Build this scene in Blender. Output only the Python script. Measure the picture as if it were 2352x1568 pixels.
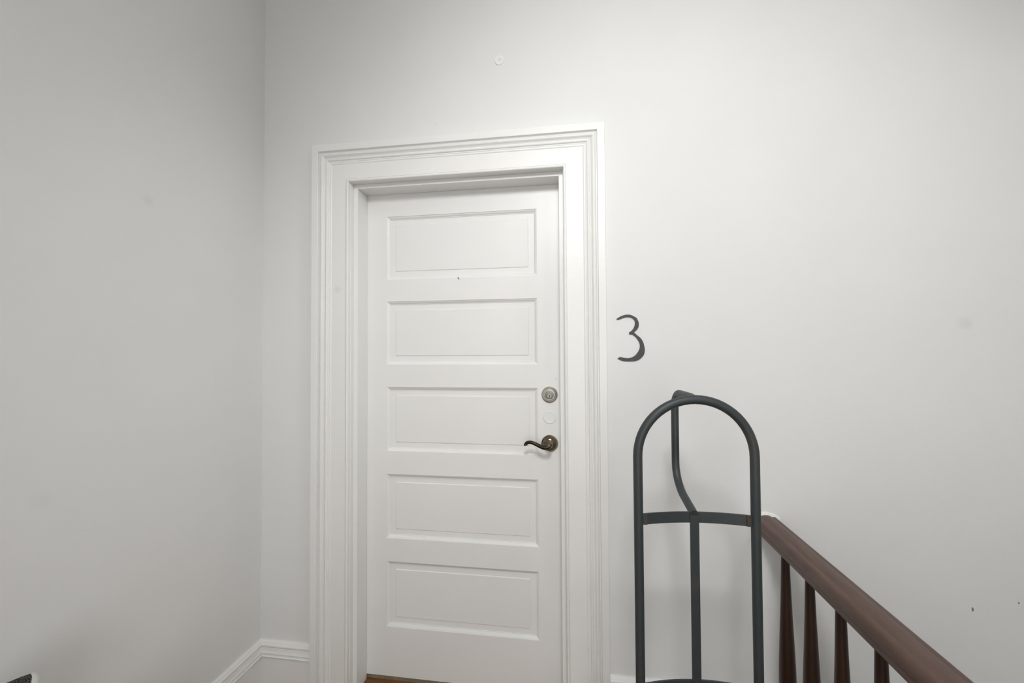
import bpy, bmesh, math, random
from mathutils import Vector, Matrix

for o in list(bpy.data.objects):
    bpy.data.objects.remove(o, do_unlink=True)
scene = bpy.context.scene
C = scene.collection
random.seed(3)

# ------------------------------------------------------------------ camera
cam_d = bpy.data.cameras.new('camera')
cam_d.sensor_fit = 'HORIZONTAL'
cam_d.sensor_width = 36.0
cam_d.lens = 15.0443
cam_d.clip_start = 0.02
cam = bpy.data.objects.new('camera', cam_d)
C.objects.link(cam)
_r = Vector((0.9890219, 0.1476548, -0.0058024))
_d = Vector((-0.0090879, 0.0215860, -0.9997257))
_f = Vector((-0.1474890, 0.9888034, 0.0226909))
cam.matrix_world = Matrix(((_r.x, -_d.x, -_f.x, 0.7866856),
                           (_r.y, -_d.y, -_f.y, -1.5972025),
                           (_r.z, -_d.z, -_f.z, 1.3743236),
                           (0, 0, 0, 1)))
scene.camera = cam

# ------------------------------------------------------------------ world, lamps, exposure
w = bpy.data.worlds.new('world')
scene.world = w
w.use_nodes = True
w.node_tree.nodes['Background'].inputs[0].default_value = (0.8, 0.85, 0.9, 1)
w.node_tree.nodes['Background'].inputs[1].default_value = 0.0
SPOT_POS = (0.80, -1.90, 2.60)      # added fill spot behind the viewer, dressed as a pendant, aimed at the door
SPOT_AIM = (1.15, 0.0, 1.48)
SPOT_POWER = 93.0
SPOT_ANGLE = 104.0
SPOT2_POS = (2.0, -1.0, 2.72)      # second added fill spot, unseen, brightens the left wall near the corner
SPOT2_AIM = (-0.49, -0.24, 1.15)
SPOT2_POWER = 46.0
SPOT2_ANGLE = 47.0
GLOBE_POS = (2.2, -2.2, 2.88)      # unseen globe added over the stairs as fill light
GLOBE_POWER = 17.0
FILL_WINDOW_RADIANCE = 4.6              # glow of a made-up window added behind the viewer as fill
scene.view_settings.view_transform = 'Standard'
scene.view_settings.look = 'None'
scene.view_settings.gamma = 1.0
scene.view_settings.use_curve_mapping = False
scene.view_settings.exposure = 0.0

# ------------------------------------------------------------------ materials
def nodes(m):
    m.use_nodes = True
    return m.node_tree, m.node_tree.nodes['Principled BSDF']

def paint(name, col, rough=0.5, bump=0.15, scale=220.0, lump=0.1, lump_scale=14.0, smudge=None, spec=0.5):
    m = bpy.data.materials.new(name)
    t, b = nodes(m)
    b.inputs['Roughness'].default_value = rough
    b.inputs['Specular IOR Level'].default_value = spec
    tc = t.nodes.new('ShaderNodeTexCoord')
    n1 = t.nodes.new('ShaderNodeTexNoise'); n1.inputs['Scale'].default_value = scale; n1.inputs['Detail'].default_value = 3
    n2 = t.nodes.new('ShaderNodeTexNoise'); n2.inputs['Scale'].default_value = lump_scale; n2.inputs['Detail'].default_value = 2
    t.links.new(tc.outputs['Object'], n1.inputs['Vector']); t.links.new(tc.outputs['Object'], n2.inputs['Vector'])
    b1 = t.nodes.new('ShaderNodeBump'); b1.inputs['Strength'].default_value = bump; b1.inputs['Distance'].default_value = 0.001
    b2 = t.nodes.new('ShaderNodeBump'); b2.inputs['Strength'].default_value = lump; b2.inputs['Distance'].default_value = 0.006
    t.links.new(n1.outputs['Fac'], b1.inputs['Height']); t.links.new(n2.outputs['Fac'], b2.inputs['Height'])
    t.links.new(b2.outputs['Normal'], b1.inputs['Normal']); t.links.new(b1.outputs['Normal'], b.inputs['Normal'])
    # faint mottling of the paint colour
    n3 = t.nodes.new('ShaderNodeTexNoise'); n3.inputs['Scale'].default_value = 3.0; n3.inputs['Detail'].default_value = 4
    t.links.new(tc.outputs['Object'], n3.inputs['Vector'])
    r = t.nodes.new('ShaderNodeValToRGB')
    r.color_ramp.elements[0].position = 0.3; r.color_ramp.elements[1].position = 0.7
    r.color_ramp.elements[0].color = tuple(c*0.975 for c in col) + (1,)
    r.color_ramp.elements[1].color = tuple(col) + (1,)
    t.links.new(n3.outputs['Fac'], r.inputs['Fac'])
    last = r.outputs['Color']
    for (p, rad, dark) in (smudge or []):          # greasy finger smudges, each a soft spot with its own place
        vm = t.nodes.new('ShaderNodeVectorMath'); vm.operation = 'DISTANCE'
        vm.inputs[1].default_value = p
        t.links.new(tc.outputs['Object'], vm.inputs[0])
        mr = t.nodes.new('ShaderNodeMapRange'); mr.inputs['From Min'].default_value = rad*0.3; mr.inputs['From Max'].default_value = rad
        mr.inputs['To Min'].default_value = dark; mr.inputs['To Max'].default_value = 0.0
        t.links.new(vm.outputs['Value'], mr.inputs['Value'])
        mx = t.nodes.new('ShaderNodeMix'); mx.data_type = 'RGBA'
        mx.inputs['B'].default_value = (0.35, 0.34, 0.32, 1)
        t.links.new(mr.outputs['Result'], mx.inputs['Factor']); t.links.new(last, mx.inputs['A'])
        last = mx.outputs['Result']
    t.links.new(last, b.inputs['Base Color'])
    return m

def plain(name, col, rough=0.5, metal=0.0, emit=None, strength=0.0):
    m = bpy.data.materials.new(name)
    t, b = nodes(m)
    b.inputs['Base Color'].default_value = tuple(col) + (1,)
    b.inputs['Roughness'].default_value = rough
    b.inputs['Metallic'].default_value = metal
    if emit:
        b.inputs['Emission Color'].default_value = tuple(emit) + (1,)
        b.inputs['Emission Strength'].default_value = strength
    return m

def worn(name, ca, cb, rough=0.5, metal=0.0, scale=30.0, lo=0.45, hi=0.7, bump=0.1, stretch=(1, 1, 1), rough2=None):
    m = bpy.data.materials.new(name)
    t, b = nodes(m)
    tc = t.nodes.new('ShaderNodeTexCoord'); mp = t.nodes.new('ShaderNodeMapping')
    mp.inputs['Scale'].default_value = stretch
    n = t.nodes.new('ShaderNodeTexNoise'); n.inputs['Scale'].default_value = scale; n.inputs['Detail'].default_value = 5
    r = t.nodes.new('ShaderNodeValToRGB')
    r.color_ramp.elements[0].position = lo; r.color_ramp.elements[1].position = hi
    r.color_ramp.elements[0].color = tuple(ca) + (1,); r.color_ramp.elements[1].color = tuple(cb) + (1,)
    bp = t.nodes.new('ShaderNodeBump'); bp.inputs['Strength'].default_value = bump; bp.inputs['Distance'].default_value = 0.001
    t.links.new(tc.outputs['Object'], mp.inputs['Vector']); t.links.new(mp.outputs['Vector'], n.inputs['Vector'])
    t.links.new(n.outputs['Fac'], r.inputs['Fac']); t.links.new(r.outputs['Color'], b.inputs['Base Color'])
    t.links.new(n.outputs['Fac'], bp.inputs['Height']); t.links.new(bp.outputs['Normal'], b.inputs['Normal'])
    b.inputs['Roughness'].default_value = rough; b.inputs['Metallic'].default_value = metal
    return m

WALLC = (0.786, 0.794, 0.788)
M_wall = paint('wall_paint', WALLC, 0.55, spec=0.16, bump=0.25, scale=260, lump=0.12, lump_scale=9,
               smudge=[((2.041, 0.0, 1.46), 0.028, 0.10), ((2.052, 0.0, 1.45), 0.02, 0.06), ((-0.492, -0.4866, 1.8377), 0.022, 0.10), ((-0.492, -0.74, 1.02), 0.03, 0.05)])
M_trim = paint('trim_paint', (0.83, 0.832, 0.82), 0.38, bump=0.08, scale=120, lump=0.14, lump_scale=30, smudge=[((-0.1526, -0.0155, 1.6239), 0.020, 0.12)])
M_door = paint('door_paint', (0.832, 0.834, 0.824), 0.36, bump=0.10, scale=160, lump=0.08, lump_scale=16)
M_ceil = paint('ceiling_paint', (0.82, 0.82, 0.81), 0.7)
M_slate = worn('slate_enamel', (0.031, 0.038, 0.041), (0.058, 0.052, 0.042), 0.48, 0.0, scale=11, lo=0.55, hi=0.85, bump=0.08)
M_rubber = plain('black_rubber', (0.02, 0.02, 0.02), 0.8)
M_rust = worn('rusty_weld', (0.040, 0.040, 0.036), (0.075, 0.050, 0.030), 0.8, 0.0, scale=90, lo=0.42, hi=0.72, bump=0.4)
M_rail = worn('stained_rail', (0.082, 0.043, 0.032), (0.120, 0.067, 0.051), 0.42, 0.0, scale=22, lo=0.3, hi=0.75, bump=0.06, stretch=(4, 0.5, 4))
M_bal = worn('dark_stained_wood', (0.020, 0.008, 0.004), (0.032, 0.0125, 0.006), 0.38, 0.0, scale=25, lo=0.3, hi=0.75, bump=0.05, stretch=(4, 4, 0.4))
M_wood = worn('varnished_oak', (0.15, 0.055, 0.012), (0.26, 0.105, 0.03), 0.4, 0.0, scale=14, lo=0.3, hi=0.7, bump=0.1, stretch=(0.6, 9, 9))
M_step = worn('stair_wood', (0.16, 0.06, 0.03), (0.24, 0.10, 0.05), 0.45, 0.0, scale=14, lo=0.3, hi=0.7, bump=0.1, stretch=(0.6, 9, 9))
M_sweep = worn('grey_brown_strip', (0.20, 0.16, 0.105), (0.29, 0.245, 0.175), 0.7, 0.0, scale=18, bump=0.1)
M_nickel = plain('satin_nickel', (0.55, 0.52, 0.47), 0.30, 1.0)
M_nickel2 = plain('brushed_cylinder', (0.26, 0.26, 0.235), 0.5, 0.7)
M_plug = plain('key_plug_metal', (0.36, 0.36, 0.35), 0.5, 0.6)
M_brass = worn('antique_brass', (0.17, 0.14, 0.095), (0.30, 0.255, 0.18), 0.27, 1.0, scale=40, bump=0.03)
M_bronze = worn('dark_bronze', (0.045, 0.034, 0.024), (0.085, 0.065, 0.043), 0.36, 1.0, scale=60, bump=0.1)
M_key = plain('keyway_black', (0.004, 0.004, 0.004), 0.6)
M_digit = worn('charcoal_digit', (0.035, 0.04, 0.042), (0.05, 0.054, 0.053), 0.45, 0.0, scale=90, bump=0.03)
M_plaster = paint('bare_plaster', (0.86, 0.86, 0.84), 0.9, bump=0.6, scale=300, lump=0.5, lump_scale=80)
M_pit = plain('wall_pit_grey', (0.24, 0.235, 0.22), 0.9)
M_mark = plain('dark_nick', (0.03, 0.028, 0.026), 0.8)
M_sole = plain('white_foam', (0.62, 0.63, 0.60), 0.7)
M_navy = worn('navy_lining', (0.004, 0.007, 0.03), (0.008, 0.014, 0.06), 0.9, 0.0, scale=200, bump=0.3)
M_bin = worn('grey_felt', (0.16, 0.16, 0.16), (0.24, 0.24, 0.23), 0.95, 0.0, scale=160, bump=0.5)
M_fill_globe = plain('fill_globe_glow', (0.9, 0.9, 0.88), 0.4, 0.0, (1.0, 0.99, 0.97), GLOBE_POWER/(4*math.pi**2*0.13**2))  # emission of the added globe over the stairs
M_fill_pane = plain('fill_window_glow', (0.8, 0.82, 0.84), 0.6, 0.0, (1.0, 1.0, 0.985), FILL_WINDOW_RADIANCE)  # emission stands in for daylight through the added window

def knit_mat():
    m = bpy.data.materials.new('speckled_knit')
    t, b = nodes(m)
    b.inputs['Roughness'].default_value = 0.9
    tc = t.nodes.new('ShaderNodeTexCoord'); mp = t.nodes.new('ShaderNodeMapping')
    mp.inputs['Scale'].default_value = (1, 0.45, 1); mp.inputs['Rotation'].default_value = (0.5, 0.3, 0.4)
    v = t.nodes.new('ShaderNodeTexVoronoi'); v.inputs['Scale'].default_value = 620
    r = t.nodes.new('ShaderNodeValToRGB')
    r.color_ramp.elements[0].position = 0.16; r.color_ramp.elements[0].color = (0.32, 0.30, 0.26, 1)
    r.color_ramp.elements[1].position = 0.42; r.color_ramp.elements[1].color = (0.012, 0.012, 0.014, 1)
    bp = t.nodes.new('ShaderNodeBump'); bp.inputs['Strength'].default_value = 0.6; bp.inputs['Distance'].default_value = 0.001
    t.links.new(tc.outputs['Object'], mp.inputs['Vector']); t.links.new(mp.outputs['Vector'], v.inputs['Vector'])
    t.links.new(v.outputs['Distance'], r.inputs['Fac']); t.links.new(r.outputs['Color'], b.inputs['Base Color'])
    t.links.new(v.outputs['Distance'], bp.inputs['Height']); t.links.new(bp.outputs['Normal'], b.inputs['Normal'])
    return m
M_knit = knit_mat()

def plank_mat():
    m = bpy.data.materials.new('oak_planks')
    t, b = nodes(m)
    b.inputs['Roughness'].default_value = 0.4
    tc = t.nodes.new('ShaderNodeTexCoord')
    br = t.nodes.new('ShaderNodeTexBrick')
    br.inputs['Scale'].default_value = 1.0
    br.inputs['Color1'].default_value = (0.19, 0.085, 0.03, 1); br.inputs['Color2'].default_value = (0.26, 0.125, 0.05, 1)
    br.inputs['Mortar'].default_value = (0.03, 0.015, 0.008, 1)
    br.inputs['Brick Width'].default_value = 0.9; br.inputs['Row Height'].default_value = 0.07; br.inputs['Mortar Size'].default_value = 0.0015
    t.links.new(tc.outputs['Object'], br.inputs['Vector']); t.links.new(br.outputs['Color'], b.inputs['Base Color'])
    return m
M_floor = plank_mat()

# ------------------------------------------------------------------ helpers
def obj(name, bm, mat, parent=None, smooth=False, loc=(0, 0, 0), autosmooth=None):
    me = bpy.data.meshes.new(name)
    bmesh.ops.recalc_face_normals(bm, faces=bm.faces)
    bm.to_mesh(me); bm.free()
    me.materials.append(mat)
    if smooth:
        for p in me.polygons: p.use_smooth = True
        if autosmooth:
            me.set_sharp_from_angle(angle=math.radians(autosmooth))
    o = bpy.data.objects.new(name, me)
    C.objects.link(o)
    o.location = loc
    if parent: o.parent = parent
    return o

def empty(name, loc=(0, 0, 0), rotz=0.0):
    o = bpy.data.objects.new(name, None); C.objects.link(o)
    o.location = loc; o.rotation_euler = (0, 0, rotz); o.empty_display_size = 0.05
    return o

def tag(o, label, cat, group=None, kind=None):
    o['label'] = label; o['category'] = cat
    if group: o['group'] = group
    if kind: o['kind'] = kind
    return o

def box(bm, x0, x1, y0, y1, z0, z1):
    v = [bm.verts.new(p) for p in ((x0, y0, z0), (x1, y0, z0), (x1, y1, z0), (x0, y1, z0), (x0, y0, z1), (x1, y0, z1), (x1, y1, z1), (x0, y1, z1))]
    for f in ((0, 3, 2, 1), (4, 5, 6, 7), (0, 1, 5, 4), (1, 2, 6, 5), (2, 3, 7, 6), (3, 0, 4, 7)):
        bm.faces.new([v[i] for i in f])
    return v

def bevel(bm, w=0.002, seg=2):
    bmesh.ops.bevel(bm, geom=list(bm.edges), offset=w, segments=seg, affect='EDGES', profile=0.7)

def boxo(name, dims, mat, parent=None, bev=0.0, seg=2):
    bm = bmesh.new(); box(bm, *dims)
    if bev: bevel(bm, bev, seg)
    return obj(name, bm, mat, parent)

def loft(bm, rings, closed_ring=True, cap=True):
    vs = [[bm.verts.new(p) for p in r] for r in rings]
    n = len(rings[0])
    for a, b in zip(vs, vs[1:]):
        for i in range(n if closed_ring else n - 1):
            j = (i + 1) % n
            bm.faces.new((a[i], a[j], b[j], b[i]))
    if cap and closed_ring:
        bm.faces.new(list(reversed(vs[0]))); bm.faces.new(vs[-1])
    return vs

def lathe(bm, prof, seg=40, axis='Z', origin=(0, 0, 0)):
    rings = []
    for (r, h) in prof:
        ring = []
        for i in range(seg):
            a = 2*math.pi*i/seg
            c, s = max(r, 1e-5)*math.cos(a), max(r, 1e-5)*math.sin(a)
            if axis == 'Z': p = (c, s, h)
            elif axis == '-Y': p = (c, -h, s)
            else: p = (h, c, s)
            ring.append((p[0]+origin[0], p[1]+origin[1], p[2]+origin[2]))
        rings.append(ring)
    loft(bm, rings)

def tube(bm, pts, rad, seg=20):
    pts = [Vector(p) for p in pts]
    n = len(pts)
    rads = rad if isinstance(rad, (list, tuple)) else [rad]*n
    tang = []
    for i in range(n):
        a = pts[max(i-1, 0)]; b = pts[min(i+1, n-1)]
        tang.append((b-a).normalized())
    up = Vector((0, 0, 1)) if abs(tang[0].z) < 0.9 else Vector((0, 1, 0))
    nrm = (up - tang[0]*up.dot(tang[0])).normalized()
    rings = []
    for i in range(n):
        if i: 
            nrm = (nrm - tang[i]*nrm.dot(tang[i])).normalized()
        bi = tang[i].cross(nrm)
        rings.append([pts[i] + (nrm*math.cos(2*math.pi*k/seg) + bi*math.sin(2*math.pi*k/seg))*rads[i] for k in range(seg)])
    loft(bm, rings)

def catmull(pts, sub=6):
    P = [Vector(p) for p in pts]
    out = []
    for i in range(len(P)-1):
        p0 = P[max(i-1, 0)]; p1 = P[i]; p2 = P[i+1]; p3 = P[min(i+2, len(P)-1)]
        for k in range(sub):
            t = k/sub
            out.append(0.5*((2*p1) + (p2-p0)*t + (2*p0-5*p1+4*p2-p3)*t*t + (3*p1-p0-3*p2+p3)*t**3))
    out.append(P[-1])
    return out

# ================================================================== THE SETTING
XL = -0.492          # left wall plane
XR = 2.95            # far side of the stairwell
YF = -3.4            # wall behind the camera
ZC = 3.02            # ceiling
ZLOW = -2.75         # floor below
# opening for the door
OX0, OX1, OZ = -0.125, 0.765, 2.076

bm = bmesh.new()
box(bm, XL-0.15, OX0, 0, 0.22, -0.25, ZC)
box(bm, OX1, XR+0.15, 0, 0.22, ZLOW, ZC)
box(bm, OX0, OX1, 0, 0.22, OZ, ZC)
wall_back = tag(obj('wall_back', bm, M_wall), 'white painted plaster wall with the doorway and the number', 'wall', kind='structure')
wall_left = tag(boxo('wall_left', (XL-0.15, XL, YF, 0, -0.25, ZC), M_wall), 'plain grey-white wall left of the corner', 'wall', kind='structure')
tag(boxo('wall_right', (XR, XR+0.15, YF, 0, ZLOW, ZC), M_wall), 'white wall on the far side of the stairwell', 'wall', kind='structure')
WX0, WX1, WZ0, WZ1 = 0.4, 1.6, 0.3, 1.9
bm = bmesh.new()
box(bm, XL-0.15, WX0, YF-0.15, YF, ZLOW, ZC); box(bm, WX1, XR+0.15, YF-0.15, YF, ZLOW, ZC)
box(bm, WX0, WX1, YF-0.15, YF, ZLOW, WZ0); box(bm, WX0, WX1, YF-0.15, YF, WZ1, ZC)
tag(obj('wall_front', bm, M_wall), 'white wall facing the door', 'wall', kind='structure')
win = tag(empty('fill_window_1', (1.0, YF-0.075, WZ0)), 'added fill light shaped as a frosted sash window', 'window', kind='structure')  # invented window, its glowing panes fill the landing with light
hw_, hh_ = (WX1-WX0)/2, WZ1-WZ0
bm = bmesh.new()
box(bm, -hw_, -hw_+0.05, -0.04, 0.06, 0, hh_); box(bm, hw_-0.05, hw_, -0.04, 0.06, 0, hh_)
box(bm, -hw_+0.05, hw_-0.05, -0.04, 0.06, 0, 0.05); box(bm, -hw_+0.05, hw_-0.05, -0.04, 0.06, hh_-0.05, hh_)
obj('fill_window_frame', bm, M_trim, win)
boxo('mullion', (-0.015, 0.015, -0.03, 0.03, 0.05, hh_-0.05), M_trim, win)
boxo('meeting_rail', (-hw_+0.05, hw_-0.05, -0.03, 0.032, hh_/2-0.02, hh_/2+0.02), M_trim, win)
for sx in (0, 1):
    for sz in (0, 1):
        x0 = -hw_+0.05 if sx == 0 else 0.015; x1 = -0.015 if sx == 0 else hw_-0.05
        z0 = 0.05 if sz == 0 else hh_/2+0.02; z1 = hh_/2-0.02 if sz == 0 else hh_-0.05
        boxo('fill_pane', (x0, x1, -0.004, 0.004, z0, z1), M_fill_pane, win)
tag(boxo('ceiling', (XL-0.15, XR+0.15, YF-0.15, 0.22, ZC, ZC+0.12), M_ceil), 'white painted ceiling over the landing', 'ceiling', kind='structure')
bm = bmesh.new()
box(bm, XL, 1.47, YF, 0.0, -0.25, 0)
box(bm, 1.47, XR, YF, -2.35, -0.25, 0)
tag(obj('floor', bm, M_floor), 'oak plank floor of the landing', 'floor', kind='structure')
tag(boxo('floor_lower', (1.47, XR, YF, 0, ZLOW-0.1, ZLOW), M_floor), 'wooden floor at the foot of the stairs', 'floor', kind='structure')
tag(boxo('wall_stairwell', (1.40, 1.47, YF, 0, ZLOW, -0.25), M_wall), 'white wall below the landing edge', 'wall', kind='structure')

# stairs going down beside the landing (out of the frame, below the rail)
st = tag(empty('staircase', (1.47, -2.35, 0)), 'wooden stairs going down beyond the railing', 'stairs', kind='structure')
for i in range(9):
    z = -0.19*(i+1)
    boxo('tread', (0.0, XR-1.47, i*0.255-0.02, i*0.255+0.265, z-0.035, z), M_step, st, 0.004)
    boxo('riser', (0.0, XR-1.47, i*0.255-0.0, i*0.255+0.02, z, z+0.155), M_trim, st)

# ---- baseboards: flat board with a moulded cap
CAP = [(0.0, 0.214), (0.005, 0.2135), (0.0095, 0.210), (0.0115, 0.206), (0.0120, 0.2045), (0.0145, 0.2035), (0.0170, 0.2005),
       (0.0175, 0.1965), (0.0165, 0.1935), (0.0135, 0.1925), (0.0135, 0.1905), (0.0165, 0.1890), (0.0170, 0.1850), (0.0180, 0.1795), (0.0200, 0.1745), (0.0215, 0.1715),
       (0.0205, 0.1685), (0.0175, 0.1665), (0.0175, 0.1645), (0.0240, 0.1630), (0.0255, 0.1610), (0.0250, 0.1585), (0.0, 0.1585)]
BOARD = [(0.0, 0.1585), (0.0195, 0.1585), (0.0195, 0.0), (0.0, 0.0)]
def run(name, prof, ends, mat, parent=None):
    """prof (h, z); ends(h) -> two xy points"""
    a = [ends(h)[0] + (z,) for h, z in prof]; b = [ends(h)[1] + (z,) for h, z in prof]
    bm = bmesh.new(); loft(bm, [a, b])
    return obj(name, bm, mat, parent)
def baseboard(name, ends, label):
    b = run(name, BOARD, ends, M_trim)
    run('cap_moulding', CAP, ends, M_trim, b)
    return tag(b, label, 'baseboard', kind='structure')
CX0, CX1, CZ = -0.2565, 0.8965, 2.2055       # outer edges of the door casing
baseboard('baseboard_left', lambda h: ((XL+h, YF), (XL+h, -h)), 'white moulded baseboard along the left wall')
baseboard('baseboard_back', lambda h: ((XL+h, -h), (CX0, -h)), 'short white baseboard between the corner and the door casing')
baseboard('baseboard_right', lambda h: ((CX1, -h), (1.395, -h)), 'white baseboard between the door casing and the railing')

# ---- door casing (three mitred lengths), jambs and stops
IX0, IX1, IZ = -0.1055, 0.7455, 2.0545
W = IX0 - CX0
CAS = [(0.0, 0.0), (0.0, 0.0310), (0.0010, 0.0320), (0.0255, 0.0320), (0.0270, 0.0312), (0.0278, 0.0240), (0.0290, 0.0205), (0.0310, 0.0205),
       (0.0335, 0.0240), (0.0370, 0.0275), (0.0405, 0.0288), (0.0435, 0.0280), (0.0465, 0.0250), (0.0488, 0.0212), (0.0500, 0.0205), (0.0505, 0.0186), (0.0522, 0.0174),
       (0.0550, 0.0200), (0.0580, 0.0238), (0.0610, 0.0250), (0.0635, 0.0238), (0.0655, 0.0200), (0.0665, 0.0192), (0.0680, 0.0196), (0.0695, 0.0192), (0.0705, 0.0178),
       (0.0725, 0.0176), (0.0745, 0.0182), (0.0765, 0.0175), (0.0780, 0.0160), (0.0790, 0.0155),
       (W-0.0125, 0.0155), (W-0.0118, 0.0140), (W-0.0108, 0.0140), (W-0.0100, 0.0170), (W-0.0080, 0.0195), (W-0.0050, 0.0205), (W-0.0020, 0.0195), (W-0.0004, 0.0170), (W, 0.0130), (W, 0.0)]
trim = tag(empty('trim_1', (0, 0, 0)), 'white moulded door casing and jambs around the five-panel door', 'door casing', kind='structure')
def cas(name, a, b):
    bm = bmesh.new(); loft(bm, [a, b]); return obj(name, bm, M_trim, trim)
cas('casing_leg', [(CX0+u, -h, 0.0) for u, h in CAS], [(CX0+u, -h, CZ-u) for u, h in CAS])
cas('casing_leg', [(CX1-u, -h, 0.0) for u, h in CAS], [(CX1-u, -h, CZ-u) for u, h in CAS])
cas('casing_head', [(CX0+u, -h, CZ-u) for u, h in CAS], [(CX1-u, -h, CZ-u) for u, h in CAS])
JX0, JX1, JZ = -0.1035, 0.7440, 2.0560       # inside of the jambs
SX0, SX1, SZ = -0.0862, 0.7275, 2.0390       # inside of the stops
YD = 0.105                                    # front of the door
boxo('jamb', (OX0, JX0, 0, 0.2, 0, OZ), M_trim, trim)
boxo('jamb', (JX1, OX1, 0, 0.2, 0, OZ), M_trim, trim)
boxo('jamb_head', (JX0, JX1, 0, 0.2, JZ, OZ), M_trim, trim)
boxo('door_stop', (JX0, SX0, 0.022, YD-0.0015, 0, JZ), M_trim, trim, 0.0012)
boxo('door_stop', (SX1, JX1, 0.022, YD-0.0015, 0, JZ), M_trim, trim, 0.0012)
boxo('door_stop', (SX0, SX1, 0.022, YD-0.0015, SZ, JZ), M_trim, trim, 0.0012)

# ---- threshold
th = empty('threshold', (0, 0, 0))
bm = bmesh.new()
prof = [(-0.035, 0.0), (-0.035, 0.008), (-0.025, 0.016), (-0.010, 0.0195), (0.09, 0.0195), (0.104, 0.0195), (0.19, 0.0195), (0.19, 0.0)]
loft(bm, [[(SX0, y, z) for y, z in prof], [(SX1, y, z) for y, z in prof]])
obj('saddle', bm, M_wood, th)
tag(th, 'worn orange-brown wooden threshold under the door', 'threshold', kind='structure')

# ---- the door
door = tag(empty('door_1', (0.3, YD, 0)), 'white five-panel door with brass lever and deadbolt', 'door', kind='structure')
def dl(o):          # parent to the door while keeping world placement
    o.parent = door; o.location = (o.location.x-0.3, o.location.y-YD, o.location.z); return o
PX0, PX1 = 0.0, 0.635
PZ = [(1.9457, 1.6782), (1.5859, 1.3217), (1.2276, 0.9606), (0.8656, 0.6003), (0.5052, 0.2380)]
DX0, DX1, DZ0, DZ1 = -0.0995, 0.7405, 0.0375, 2.052
bm = bmesh.new()
box(bm, DX0, PX0, YD, YD+0.042, DZ0, DZ1)
box(bm, PX1, DX1, YD, YD+0.042, DZ0, DZ1)
zz = [DZ1] + [z for p in PZ for z in p] + [DZ0]
for i in range(0, len(zz), 2):
    box(bm, PX0, PX1, YD, YD+0.042, zz[i+1], zz[i])
dl(obj('stiles_and_rails', bm, M_door))
STICK = [(-0.001, 0.0004), (0.0, 0.0), (0.0008, 0.0006), (0.0012, 0.0030), (0.0030, 0.0034), (0.0050, 0.0044), (0.0075, 0.0064), (0.0095, 0.0088), (0.0105, 0.0102), (0.0125, 0.0104), (0.0130, 0.0130), (0.0130, 0.020)]
for (zt, zb) in PZ:
    rings = []
    for s, t in STICK:
        rings.append([(PX0+s, YD+t, zb+s), (PX1-s, YD+t, zb+s), (PX1-s, YD+t, zt-s), (PX0+s, YD+t, zt-s)])
    bm = bmesh.new(); loft(bm, rings, cap=False)
    dl(obj('panel_moulding', bm, M_door))
    rings = []
    for s, t in [(0.003, 0.030), (0.003, 0.0128), (0.0350, 0.0128), (0.0357, 0.0120), (0.0375, 0.0100), (0.0380, 0.0098)]:
        rings.append([(PX0+s, YD+t, zb+s), (PX1-s, YD+t, zb+s), (PX1-s, YD+t, zt-s), (PX0+s, YD+t, zt-s)])
    bm = bmesh.new(); loft(bm, rings)
    dl(obj('door_panel', bm, M_door))
dl(boxo('bottom_sweep', (DX0, DX1, YD+0.004, YD+0.03, 0.0197, 0.0375), M_sweep))

# deadbolt
db = empty('deadbolt', (0.6822, YD, 1.2018)); dl(db)
db['label'] = 'satin nickel deadbolt'
bm = bmesh.new()
lathe(bm, [(0.0, 0.0), (0.0318, 0.0), (0.0320, 0.0025), (0.0312, 0.0045), (0.0285, 0.0060), (0.0268, 0.0072), (0.0250, 0.0120), (0.0232, 0.0165), (0.0218, 0.0182), (0.0200, 0.0186), (0.0193, 0.0180), (0.0190, 0.0160), (0.0, 0.0160)], 48, '-Y')
obj('guard_collar', bm, M_nickel, db, True, autosmooth=35)
bm = bmesh.new(); lathe(bm, [(0.0, 0.0150), (0.0180, 0.0150), (0.0180, 0.0172), (0.0172, 0.0176), (0.0, 0.0176)], 40, '-Y')
obj('lock_face', bm, M_nickel2, db, True, autosmooth=35)
bm = bmesh.new(); lathe(bm, [(0.0, 0.017), (0.0082, 0.017), (0.0082, 0.0184), (0.0077, 0.0188), (0.0, 0.0188)], 32, '-Y', (0, 0, -0.0045))
plug = obj('key_plug', bm, M_plug, db, True, autosmooth=35)
bm = bmesh.new(); box(bm, -0.0010, 0.0012, -0.0191, -0.0185, -0.0100, 0.0002); box(bm, -0.0010, 0.0026, -0.01912, -0.0185, -0.0040, -0.0020)
obj('keyway', bm, M_key, plug)

# painted-over blank disc below the deadbolt
bm = bmesh.new()
lathe(bm, [(0.0, 0.0), (0.0262, 0.0), (0.0260, 0.0008), (0.0245, 0.0022), (0.0225, 0.0026), (0.0205, 0.0022), (0.0060, 0.0020), (0.0022, 0.0022), (0.0012, 0.0010), (0.0, 0.0009)], 40, '-Y')
bd = obj('blanking_disc', bm, M_door, None, True, (0.6819, YD, 1.1124), autosmooth=50); dl(bd)
bd['label'] = 'painted-over round cover plate'

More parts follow.
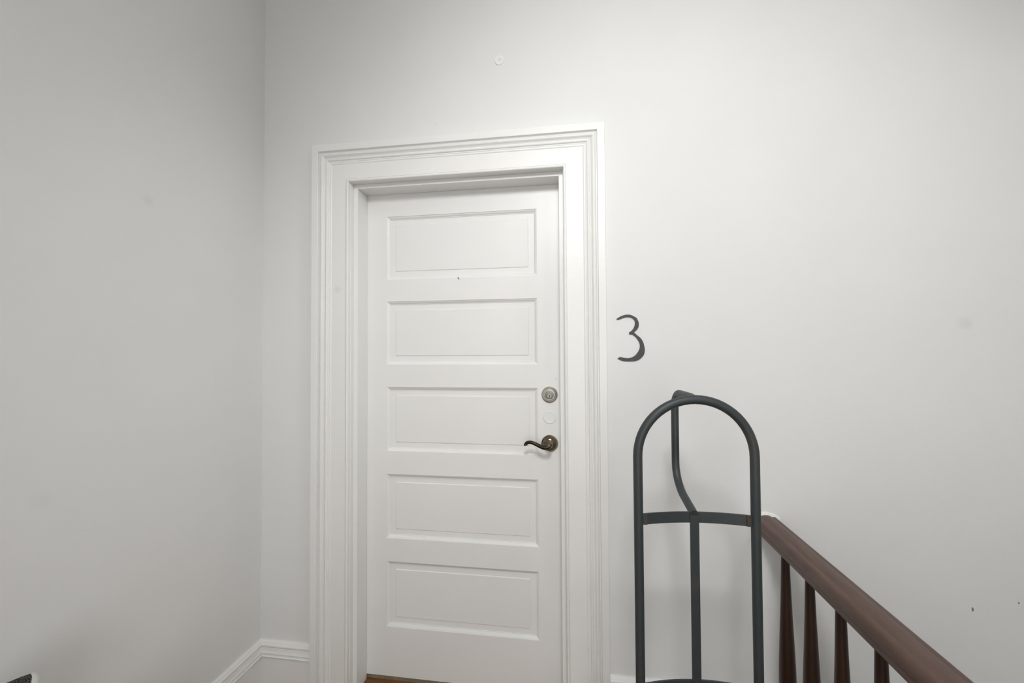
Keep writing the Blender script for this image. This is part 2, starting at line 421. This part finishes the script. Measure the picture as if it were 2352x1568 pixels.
# lever handle
lh = empty('lever_handle', (0.6811, YD, 1.0101)); dl(lh)
lh['label'] = 'antique brass lever handle'
bm = bmesh.new()
lathe(bm, [(0.0, 0.0), (0.0322, 0.0), (0.0328, 0.0020), (0.0325, 0.0045), (0.0316, 0.0060), (0.0304, 0.0058), (0.0298, 0.0035), (0.0286, 0.0035), (0.0283, 0.0080), (0.0278, 0.0100), (0.0276, 0.0125), (0.0250, 0.0160), (0.0218, 0.0190), (0.0190, 0.0205), (0.0160, 0.0215), (0.0152, 0.0225), (0.0150, 0.0260), (0.0140, 0.0275), (0.0, 0.0275)], 48, '-Y')
obj('rose', bm, M_brass, lh, True, autosmooth=40)
bm = bmesh.new()
lathe(bm, [(0.0, 0.026), (0.0125, 0.026), (0.0128, 0.030), (0.0110, 0.036), (0.0092, 0.042), (0.0092, 0.052), (0.0090, 0.060), (0.0078, 0.0645), (0.0050, 0.0665), (0.0, 0.067)], 32, '-Y')
obj('shank', bm, M_brass, lh, True, autosmooth=40)
LV = [(0.6833, 0.047, 1.0111), (0.6746, 0.045, 1.007), (0.6618, 0.045, 1.0056), (0.649, 0.047, 1.0094), (0.6334, 0.05, 1.0159), (0.6178, 0.052, 1.0217), (0.6048, 0.053, 1.023), (0.5958, 0.053, 1.0202), (0.5918, 0.053, 1.015), (0.5926, 0.053, 1.0096)]
cp = catmull([(x-0.6811, y-YD, z-1.0101) for x, y, z in LV], 6)
n = len(cp); rr = []
for i in range(n):
    t = i/(n-1)
    r = 0.0088*(1-t) + 0.0052*t if t < 0.6 else 0.00664-(t-0.6)*0.002
    if t > 0.85: r = 0.0061+0.0012*math.sin((t-0.85)/0.15*math.pi)
    rr.append(r)
rr[-1] = 0.0035
bm = bmesh.new(); tube(bm, cp, rr, 18)
obj('lever', bm, M_bronze, lh, True, autosmooth=60)

# dabs and nicks on the door
bm = bmesh.new(); lathe(bm, [(0.0, -0.001), (0.0042, 0.0), (0.0038, 0.0012), (0.0015, 0.0016), (0.0010, 0.0006), (0.0, 0.0004)], 16, '-Y')
dl(obj('filled_screw_hole', bm, M_door, None, True, (0.7063, YD, 1.2664)))
bm = bmesh.new()
tube(bm, [(-0.0035, -0.0004, 0.0050), (-0.0005, -0.0009, 0.0015), (0.0015, -0.0008, -0.0015), (0.0030, -0.0003, -0.0050)], [0.0008, 0.0016, 0.0017, 0.0006], 8)
nk = obj('nail_nick', bm, M_mark, None, True, (0.3116, YD, 1.6751)); dl(nk); nk['label'] = 'small dark nick'

# ---- marks on the back wall (children of the wall)
bm = bmesh.new()
rings = []
for rad, h in [(0.0185, -0.001), (0.0183, 0.0018), (0.0176, 0.0028), (0.0150, 0.0031), (0.0118, 0.0022), (0.0090, 0.0025), (0.0062, 0.0020), (0.0046, -0.0030), (0.0, -0.0035)]:
    ring = []
    for i in range(40):
        a = 2*math.pi*i/40
        k = 1 + 0.012*math.sin(3*a+1) + 0.014*math.sin(7*a)
        ring.append((max(rad, 1e-5)*k*math.cos(a), -h, max(rad, 1e-5)*k*math.sin(a)))
    rings.append(ring)
loft(bm, rings)
an = obj('wall_plug', bm, M_trim, wall_back, True, (0.5057, -0.0005, 2.4919), autosmooth=40); an['label'] = 'painted-over round wall plug'
def pit(x, z, rx, rz, tilt, m):
    bm = bmesh.new(); ring = []; rim = []; rim0 = []
    for i in range(14):
        a = 2*math.pi*i/14; k = 1 + 0.18*math.sin(2*a+x*9) + 0.1*math.sin(5*a)
        px, pz = rx*k*math.cos(a), rz*k*math.sin(a)
        px, pz = px*math.cos(tilt)-pz*math.sin(tilt), px*math.sin(tilt)+pz*math.cos(tilt)
        ring.append((px, -0.0007, pz)); rim.append((px*1.15, 0.0002, pz*1.15))
    loft(bm, [rim, ring])
    return obj('wall_chip', bm, m, wall_back, False, (x, 0, z))
pit(2.0403, 0.5366, 0.0030, 0.0058, 0.25, M_pit)
pit(2.1686, 0.5675, 0.0018, 0.0034, 0.1, M_pit)
pit(1.4099, 0.5128, 0.0010, 0.0014, 0.0, M_pit)
pit(0.2495, 2.2662, 0.0010, 0.0010, 0.0, M_pit)
def scratch(a, b, r=0.0006):
    p0 = Vector((XL, a[0], a[1])); p1 = Vector((XL, b[0], b[1])); mid = (p0+p1)/2
    bm = bmesh.new(); tube(bm, [p0-mid, (p0+p1)/2-mid+Vector((0.0003, 0, 0.0006)), p1-mid], [r*0.4, r, r*0.4], 6)
    return obj('paint_scratch', bm, M_wall, wall_left, True, tuple(mid))
for a_, b_ in (((-0.6675, 1.979), (-0.6574, 1.9751)), ((-0.7127, 1.9328), (-0.709, 1.9291)), ((-0.1908, 2.2182), (-0.1907, 2.2035)), ((-0.6496, 0.9128), (-0.6252, 0.9119)),
               ((-0.4787, 0.7739), (-0.4505, 0.7688)), ((-0.1398, 0.8053), (-0.0926, 0.8106)), ((-0.6014, 0.6528), (-0.5796, 0.6512))):
    scratch(a_, b_)
# broken plaster round the head of the handrail
bm = bmesh.new()
out = []; inn = []
N = 26
for i in range(N):
    t = i/(N-1)
    x = -0.030 + 0.075*t
    z = 0.8075 + 0.006*math.sin(t*3.1) - 0.012*t*t
    k = 0.0035 + 0.0035*random.random()
    out.append((x, z+k)); inn.append((x, z-0.012))
f0 = [(x, -0.0016-0.0014*random.random(), z) for x, z in out]; f1 = [(x, -0.0030, z) for x, z in inn]
b0 = [(x*1.03, 0.0004, z+0.0012) for x, z in out]
va = [bm.verts.new(p) for p in b0]; vb = [bm.verts.new(p) for p in f0]; vc = [bm.verts.new(p) for p in f1]
for i in range(N-1):
    bm.faces.new((va[i], va[i+1], vb[i+1], vb[i])); bm.faces.new((vb[i], vb[i+1], vc[i+1], vc[i]))
pp = obj('plaster_edge', bm, M_plaster, wall_back, True, (1.427, 0, 0)); pp['label'] = 'rough white plaster where the rail enters the wall'

# ================================================================== THINGS
# ---- number 3 on the wall
G3 = [(0.9335, 1.4896), (0.9448, 1.4967), (0.9564, 1.5019), (0.9679, 1.5044), (0.9776, 1.5046), (0.9872, 1.5023), (0.996, 1.4976), (1.0047, 1.492), (1.0098, 1.482), (1.0123, 1.472), (1.0118, 1.462), (1.0086, 1.4539), (1.0032, 1.4468), (0.9949, 1.4396), (1.0074, 1.4286), (1.0178, 1.4195), (1.0238, 1.4104), (1.0283, 1.3996), (1.0313, 1.386), (1.0322, 1.3761), (1.0311, 1.3671), (1.0275, 1.3573), (1.0204, 1.3483), (1.0116, 1.3415), (1.0037, 1.3379), (0.994, 1.3357), (0.9782, 1.3349), (0.9624, 1.3355), (0.9501, 1.338), (0.9357, 1.345),
      (0.9449, 1.3518), (0.9555, 1.3489), (0.9661, 1.3472), (0.9757, 1.347), (0.9854, 1.3493), (0.9942, 1.3538), (1.0022, 1.361), (1.0093, 1.3709), (1.0134, 1.3799), (1.015, 1.3889), (1.0137, 1.4006), (1.0089, 1.4106), (1.002, 1.4206), (0.9934, 1.4288), (0.9881, 1.4316), (0.9776, 1.4331), (0.9777, 1.4399), (0.9866, 1.4461), (0.9937, 1.455), (0.9973, 1.464), (0.9988, 1.4731), (0.9972, 1.4822), (0.9923, 1.4886), (0.9854, 1.4929), (0.9783, 1.4948), (0.9695, 1.495), (0.9589, 1.4928), (0.9491, 1.4893), (0.9381, 1.4855)]
def spline2(seg):
    q = catmull([(x, 0, z) for x, z in seg], 4)
    return [(p.x, p.z) for p in q]
seq = spline2(G3[0:14])[:-1] + spline2(G3[13:30]) + spline2(G3[30:46]) + spline2(G3[46:59])
GX, GZ = 0.985, 1.42
bm = bmesh.new()
f = bm.faces.new([bm.verts.new((x-GX, -0.0030, z-GZ)) for x, z in seq])
e = bmesh.ops.extrude_face_region(bm, geom=[f])
bmesh.ops.translate(bm, verts=[v for v in e['geom'] if isinstance(v, bmesh.types.BMVert)], vec=(0, 0.0030, 0))
bmesh.ops.triangulate(bm, faces=[x for x in bm.faces if len(x.verts) > 4])
tag(obj('house_number', bm, M_digit, None, False, (GX, 0, GZ)), 'charcoal numeral 3 on the white wall beside the door', 'number')

# ---- hand truck
ANG = math.atan2(0.025, 0.2915)
HT = empty('hand_truck', (1.0878, -0.4375, 0), ANG)
tag(HT, 'dark slate steel hand truck standing upright by the railing', 'hand truck')
HW = 0.1462; TR = 0.0117; ZA = 1.2475 - HW
pts = [(-HW, 0, 0.075)] + [(-HW, 0, 0.1+(ZA-0.1)*i/6) for i in range(7)]
for i in range(1, 32):
    a = math.pi - math.pi*i/32
    pts.append((HW*math.cos(a), 0, ZA+HW*math.sin(a)))
pts += [(HW, 0, 0.1+(ZA-0.1)*(6-i)/6) for i in range(7)] + [(HW, 0, 0.075)]
bm = bmesh.new(); tube(bm, pts, TR, 24)
obj('frame_tube', bm, M_slate, HT, True, autosmooth=60)
BOW = 0.022; HD = 0.165
hz = 1.2475
hp = [(0, 0.002, hz)] + [(0, y, hz+0.003) for y in (0.03, 0.06, 0.09, 0.115)]
for i in range(1, 9):
    a = math.pi/2*i/8
    hp.append((0, HD-0.045+0.045*math.sin(a), hz+0.003-0.045+0.045*math.cos(a)))
hp += [(0, HD, z) for z in (1.17, 1.13, 1.09, 1.05)]
low = [(0, HD, 1.05), (0, HD-0.004, 1.025), (0, HD-0.020, 0.999), (0, HD-0.052, 0.976), (0, HD-0.095, 0.963), (0, BOW+0.018, 0.955), (0, BOW-0.004, 0.949)]
hp += [tuple(p) for p in catmull(low, 5)[1:]]
bm = bmesh.new(); tube(bm, hp, 0.0108, 22)
obj('handle_loop', bm, M_slate, HT, True, autosmooth=60)
def crossbar(z1, hgt, bow=BOW):
    n = 16; rings = []
    for i in range(n+1):
        t = -1+2*i/n
        x = t*(HW-0.004); y = bow*(1-t*t)
        nx, ny = 2*bow*t/HW, 1.0
        L = math.hypot(nx, ny); nx, ny = nx/L, ny/L
        th = 0.0025
        rings.append([(x-nx*th, y-ny*th, z1-hgt), (x+nx*th, y+ny*th, z1-hgt), (x+nx*th, y+ny*th, z1), (x-nx*th, y-ny*th, z1)])
    bm = bmesh.new(); loft(bm, rings)
    c = obj('crossbar', bm, M_slate, HT)
    for s in (-1, 1):                      # rust at the weld of each end
        bm = bmesh.new()
        box(bm, s*(HW-TR-0.0045)-0.0055, s*(HW-TR-0.0045)+0.0055, -0.0016, 0.0055, z1-hgt+0.0004, z1-0.0004)
        obj('rusty_weld', bm, M_rust, c)
    return c
crossbar(0.954, 0.0275); crossbar(0.524, 0.0275); crossbar(0.20, 0.0275)
boxo('centre_strap', (-0.0113, 0.0113, BOW-0.0075, BOW-0.0030, 0.09, 0.9475), M_slate, HT, 0.001)
bm = bmesh.new(); box(bm, -HW-0.03, HW+0.03, -0.20, 0.004, 0.0, 0.006)
box(bm, -HW-0.01, HW+0.01, 0.0, 0.006, 0.006, 0.10)
obj('nose_plate', bm, M_slate, HT)
bm = bmesh.new(); tube(bm, [(-HW-0.075, 0.09, 0.125), (HW+0.075, 0.09, 0.125)], 0.008, 14)
obj('axle', bm, M_slate, HT, True, autosmooth=50)
for s in (-1, 1):
    bm = bmesh.new(); lathe(bm, [(0.070, -0.022), (0.110, -0.026), (0.121, -0.018), (0.125, 0.0), (0.121, 0.018), (0.110, 0.026), (0.070, 0.022)], 40, 'X', (s*(HW+0.045), 0.09, 0.125))
    wv = obj('wheel', bm, M_rubber, HT, True, autosmooth=40)
    bm = bmesh.new(); lathe(bm, [(0.0, -0.030), (0.018, -0.030), (0.020, -0.012), (0.070, -0.010), (0.072, 0.0), (0.070, 0.010), (0.020, 0.012), (0.018, 0.030), (0.0, 0.030)], 32, 'X', (s*(HW+0.045), 0.09, 0.125))
    obj('hub', bm, M_slate, wv, True, autosmooth=30)
    bm = bmesh.new(); tube(bm, [(s*(HW-0.002), 0.0, 0.36), (s*(HW-0.002), 0.05, 0.25), (s*(HW-0.002), 0.09, 0.125)], 0.007, 12)
    obj('wheel_brace', bm, M_slate, HT, True, autosmooth=50)

# ---- railing: moulded handrail, turned balusters, newel
RX = 1.427
rl = tag(empty('stair_railing', (RX, -1.1, 0)), 'reddish-brown wooden railing guarding the stairs', 'railing')
HALF = [(0.0, 0.8070), (0.0070, 0.8066), (0.0130, 0.8050), (0.0165, 0.8030), (0.0190, 0.8018), (0.0250, 0.8022), (0.0310, 0.8010), (0.0355, 0.7980), (0.0385, 0.7930), (0.0395, 0.7860), (0.0390, 0.7790), (0.0375, 0.7735), (0.0350, 0.7715), (0.0345, 0.7695), (0.0352, 0.7680), (0.0352, 0.7570), (0.0340, 0.7525), (0.0310, 0.7500), (0.0, 0.7500)]
HALF = [(0.0, 0.8070), (0.0080, 0.8065), (0.0140, 0.8045), (0.0175, 0.8020), (0.0205, 0.8010), (0.0260, 0.8020), (0.0310, 0.8005), (0.0350, 0.7965), (0.0380, 0.7905), (0.0393, 0.7835), (0.0390, 0.7765), (0.0378, 0.7738), (0.0352, 0.7728), (0.0348, 0.7708), (0.0352, 0.7690), (0.0352, 0.7560), (0.0340, 0.7525), (0.0310, 0.7505), (0.0, 0.7505)]
prof = HALF + [(-x, z) for x, z in reversed(HALF[1:-1])]
bm = bmesh.new()
loft(bm, [[(x, y, z) for x, z in prof] for y in (1.0985, 0.5, 0.0, -0.5, -1.06)])
obj('handrail', bm, M_rail, rl, True, autosmooth=38)
BAL = [(0.0, 0.7515), (0.0112, 0.7515), (0.0116, 0.72), (0.0126, 0.68), (0.0142, 0.62), (0.0163, 0.56), (0.0188, 0.50), (0.0212, 0.44), (0.0230, 0.385), (0.0236, 0.35), (0.0228, 0.31), (0.0200, 0.275), (0.0160, 0.255), (0.0150, 0.247), (0.0205, 0.243), (0.0215, 0.235), (0.0205, 0.227), (0.0160, 0.222), (0.0170, 0.205), (0.0205, 0.195), (0.0, 0.195)]
bm = bmesh.new(); lathe(bm, BAL, 28)
box(bm, -0.019, 0.019, -0.019, 0.019, 0.018, 0.198)
bal0 = obj('baluster', bm, M_bal, rl, True, (0, 1.1-0.136, 0), autosmooth=35)
for i in range(1, 14):
    b = bal0.copy(); C.objects.link(b); b.parent = rl
    b.location = (0, 1.1-0.136-0.1415*i, 0)
boxo('bottom_rail', (-0.030, 0.030, -1.06, 1.075, 0.0, 0.018), M_bal, rl, 0.003)
bm = bmesh.new(); box(bm, -0.05, 0.05, -1.16, -1.06, 0.0, 0.84)
bevel(bm, 0.004)
nw = obj('newel_post', bm, M_rail, rl)
bm = bmesh.new(); lathe(bm, [(0.0, 0.84), (0.062, 0.84), (0.066, 0.848), (0.062, 0.858), (0.040, 0.864), (0.036, 0.872), (0.052, 0.890), (0.056, 0.912), (0.044, 0.938), (0.0, 0.948)], 32, 'Z', (0, -1.11, 0))
obj('newel_cap', bm, M_rail, nw, True, autosmooth=40)

# ---- felt bin holding a trainer, against the left wall
SB = empty('storage_bin', (-0.325, -0.93, 0))
tag(SB, 'grey felt bin standing against the left wall', 'bin')
def rrect(hx, hy, r, z, n=6):
    out = []
    for cx, cy, a0 in ((hx-r, hy-r, 0), (-hx+r, hy-r, 90), (-hx+r, -hy+r, 180), (hx-r, -hy+r, 270)):
        for k in range(n+1):
            a = math.radians(a0+90*k/n); out.append((cx+r*math.cos(a), cy+r*math.sin(a), z))
    return out
bm = bmesh.new()
loft(bm, [rrect(0.125, 0.15, 0.04, 0.0), rrect(0.135, 0.16, 0.045, 0.44), rrect(0.137, 0.162, 0.046, 0.445), rrect(0.135, 0.160, 0.045, 0.450), rrect(0.127, 0.152, 0.042, 0.445), rrect(0.118, 0.143, 0.036, 0.012)])
obj('bin_body', bm, M_bin, SB, True, autosmooth=40)
for s in (-1, 1):
    bm = bmesh.new(); tube(bm, [(0.133, s*0.05-0.03, 0.36), (0.150, s*0.05-0.015, 0.35), (0.152, s*0.05+0.015, 0.35), (0.133, s*0.05+0.03, 0.36)], 0.006, 8)
    obj('loop_handle', bm, M_bin, SB, True)

SH = empty('running_shoe', (0, 0, 0))
tag(SH, 'black and white speckled knit trainer with navy lining and white sole', 'shoe')
def outline(z, yh, yt, hw, tab=0.0, n=72):
    out = []
    L = yt-yh
    for i in range(n):
        a = 2*math.pi*i/n
        c, s = math.cos(a), math.sin(a)
        y = yh + L*(0.5-0.5*c)
        t = (y-yh)/L
        wdt = hw*(abs(s)**0.75)*(0.82+0.22*t+0.1*math.sin(t*math.pi*2.0-2.2))*(1 if s >= 0 else -1)
        out.append((wdt, y, z + tab*max(0, c)**2))
    return out
bm = bmesh.new()
loft(bm, [outline(0.004, 0.008, 0.285, 0.044), outline(0.006, 0.004, 0.291, 0.047), outline(0.011, 0.0, 0.293, 0.0495), outline(0.017, -0.001, 0.290, 0.050), outline(0.019, -0.0005, 0.286, 0.048)])
obj('sole', bm, M_sole, SH, True, autosmooth=40)
UP = [(0.016, 0.0005, 0.282, 0.046), (0.032, 0.0035, 0.276, 0.046), (0.048, 0.0085, 0.255, 0.043), (0.062, 0.0135, 0.205, 0.038), (0.076, 0.0185, 0.165, 0.034), (0.088, 0.0240, 0.135, 0.032), (0.091, 0.0290, 0.128, 0.029), (0.087, 0.0340, 0.122, 0.025)]
bm = bmesh.new()
loft(bm, [outline(*u) for u in UP], cap=False)
obj('knit_upper', bm, M_knit, SH, True)
bm = bmesh.new()
vs = loft(bm, [outline(0.088, 0.031, 0.124, 0.0265), outline(0.066, 0.030, 0.135, 0.027), outline(0.040, 0.028, 0.150, 0.030), outline(0.026, 0.028, 0.160, 0.030)], cap=False)
bm.faces.new(vs[-1])
obj('lining', bm, M_navy, SH, True)
for side in (0, 1):                       # navy patch on either side of the heel
    bm = bmesh.new(); rows = []
    for (z, yh, yt, hw) in [(0.024, 0.0020, 0.279, 0.046)] + UP[1:4]:
        o = outline(z, yh, yt, hw+0.0016)
        idx = range(4, 17) if side == 0 else range(72-16, 72-3)
        rows.append([bm.verts.new(o[i]) for i in idx])
    for r0, r1 in zip(rows, rows[1:]):
        for i in range(len(r0)-1):
            bm.faces.new((r0[i], r0[i+1], r1[i+1], r1[i]))
    obj('side_patch', bm, M_navy, SH, True)
# toe down in the bin, sole turned towards the corner
Rr = Vector((0.36, 0.933, 0.0))
H = (Vector((0, 0, 1)) + Rr*0.36).normalized()             # heel direction
Nn = -Rr; Nn = (Nn - H*Nn.dot(H)).normalized()             # shoe's own up
Yl = -H; Zl = Nn; Xl = Yl.cross(Zl)
P0 = Vector((-0.377, -0.824, 0.687)) - Zl*0.018
SH.matrix_world = Matrix(((Xl.x, Yl.x, Zl.x, P0.x), (Xl.y, Yl.y, Zl.y, P0.y), (Xl.z, Yl.z, Zl.z, P0.z), (0, 0, 0, 1)))

# ---- added fill lamps, unseen, placed for their light
def fill_globe_lamp(x, y, z, r, label):  # invented globe that adds light from the stair side
    L = tag(empty('fill_globe_lamp', (x, y, ZC)), label, 'lamp')
    bm = bmesh.new(); lathe(bm, [(0.0, 0.0), (0.070, 0.0), (0.072, -0.012), (0.060, -0.020), (0.050, -0.024), (0.0, -0.024)], 40)
    obj('canopy', bm, M_nickel, L, True, autosmooth=40)
    bm = bmesh.new()
    lathe(bm, [(r*math.sin(math.pi*i/24), (z-ZC)+r*math.cos(math.pi*i/24)) for i in range(25)], 40)
    obj('glass_globe', bm, M_fill_globe, L, True)
fill_globe_lamp(*GLOBE_POS, 0.13, 'added fill lamp shaped as a round opal globe above the stairs')

def hooded_fill_spot(x, y, z, aim, power, angle, label):  # invented fixture around an added fill spot
    S = tag(empty('hooded_fill_spot', (x, y, ZC)), label, 'lamp')
    bm = bmesh.new(); lathe(bm, [(0.0, 0.0), (0.050, 0.0), (0.052, -0.010), (0.046, -0.018), (0.012, -0.020), (0.0, -0.020)], 32)
    obj('canopy', bm, M_nickel, S, True, autosmooth=40)
    d = (Vector(aim) - Vector((x, y, z))).normalized()
    p = Vector((0, 0, z-ZC)) - d*0.20
    top = p - d*0.10
    bm = bmesh.new(); tube(bm, [(0, 0, -0.018), (0, 0, top.z+0.12), (top.x*0.5, top.y*0.5, top.z+0.05), tuple(top)], 0.008, 12)
    obj('stem', bm, M_nickel, S, True, autosmooth=40)
    q = d.to_track_quat('-Z', 'Y')
    bm = bmesh.new(); lathe(bm, [(0.0, 0.115), (0.040, 0.112), (0.060, 0.095), (0.120, 0.065), (0.175, 0.025), (0.200, -0.012), (0.202, -0.018), (0.197, -0.016), (0.170, 0.020), (0.115, 0.058), (0.050, 0.085), (0.0, 0.09)], 40)
    h = obj('hood', bm, M_nickel, S, True, autosmooth=40)
    h.location = p; h.rotation_mode = 'QUATERNION'; h.rotation_quaternion = q
    ld = bpy.data.lights.new('fill_bulb', 'SPOT')
    ld.energy = power; ld.color = (1.0, 0.99, 0.975)
    ld.spot_size = math.radians(angle); ld.spot_blend = 1.0; ld.shadow_soft_size = 0.20
    lo = bpy.data.objects.new('fill_bulb', ld); C.objects.link(lo); lo.parent = S
    lo.location = Vector((0, 0, z-ZC)); lo.rotation_mode = 'QUATERNION'; lo.rotation_quaternion = q
hooded_fill_spot(*SPOT_POS, SPOT_AIM, SPOT_POWER, SPOT_ANGLE, 'added fill spot in a metal hood, turned towards the door')
hooded_fill_spot(*SPOT2_POS, SPOT2_AIM, SPOT2_POWER, SPOT2_ANGLE, 'added fill spot in a metal hood over the stairs, turned towards the corner')
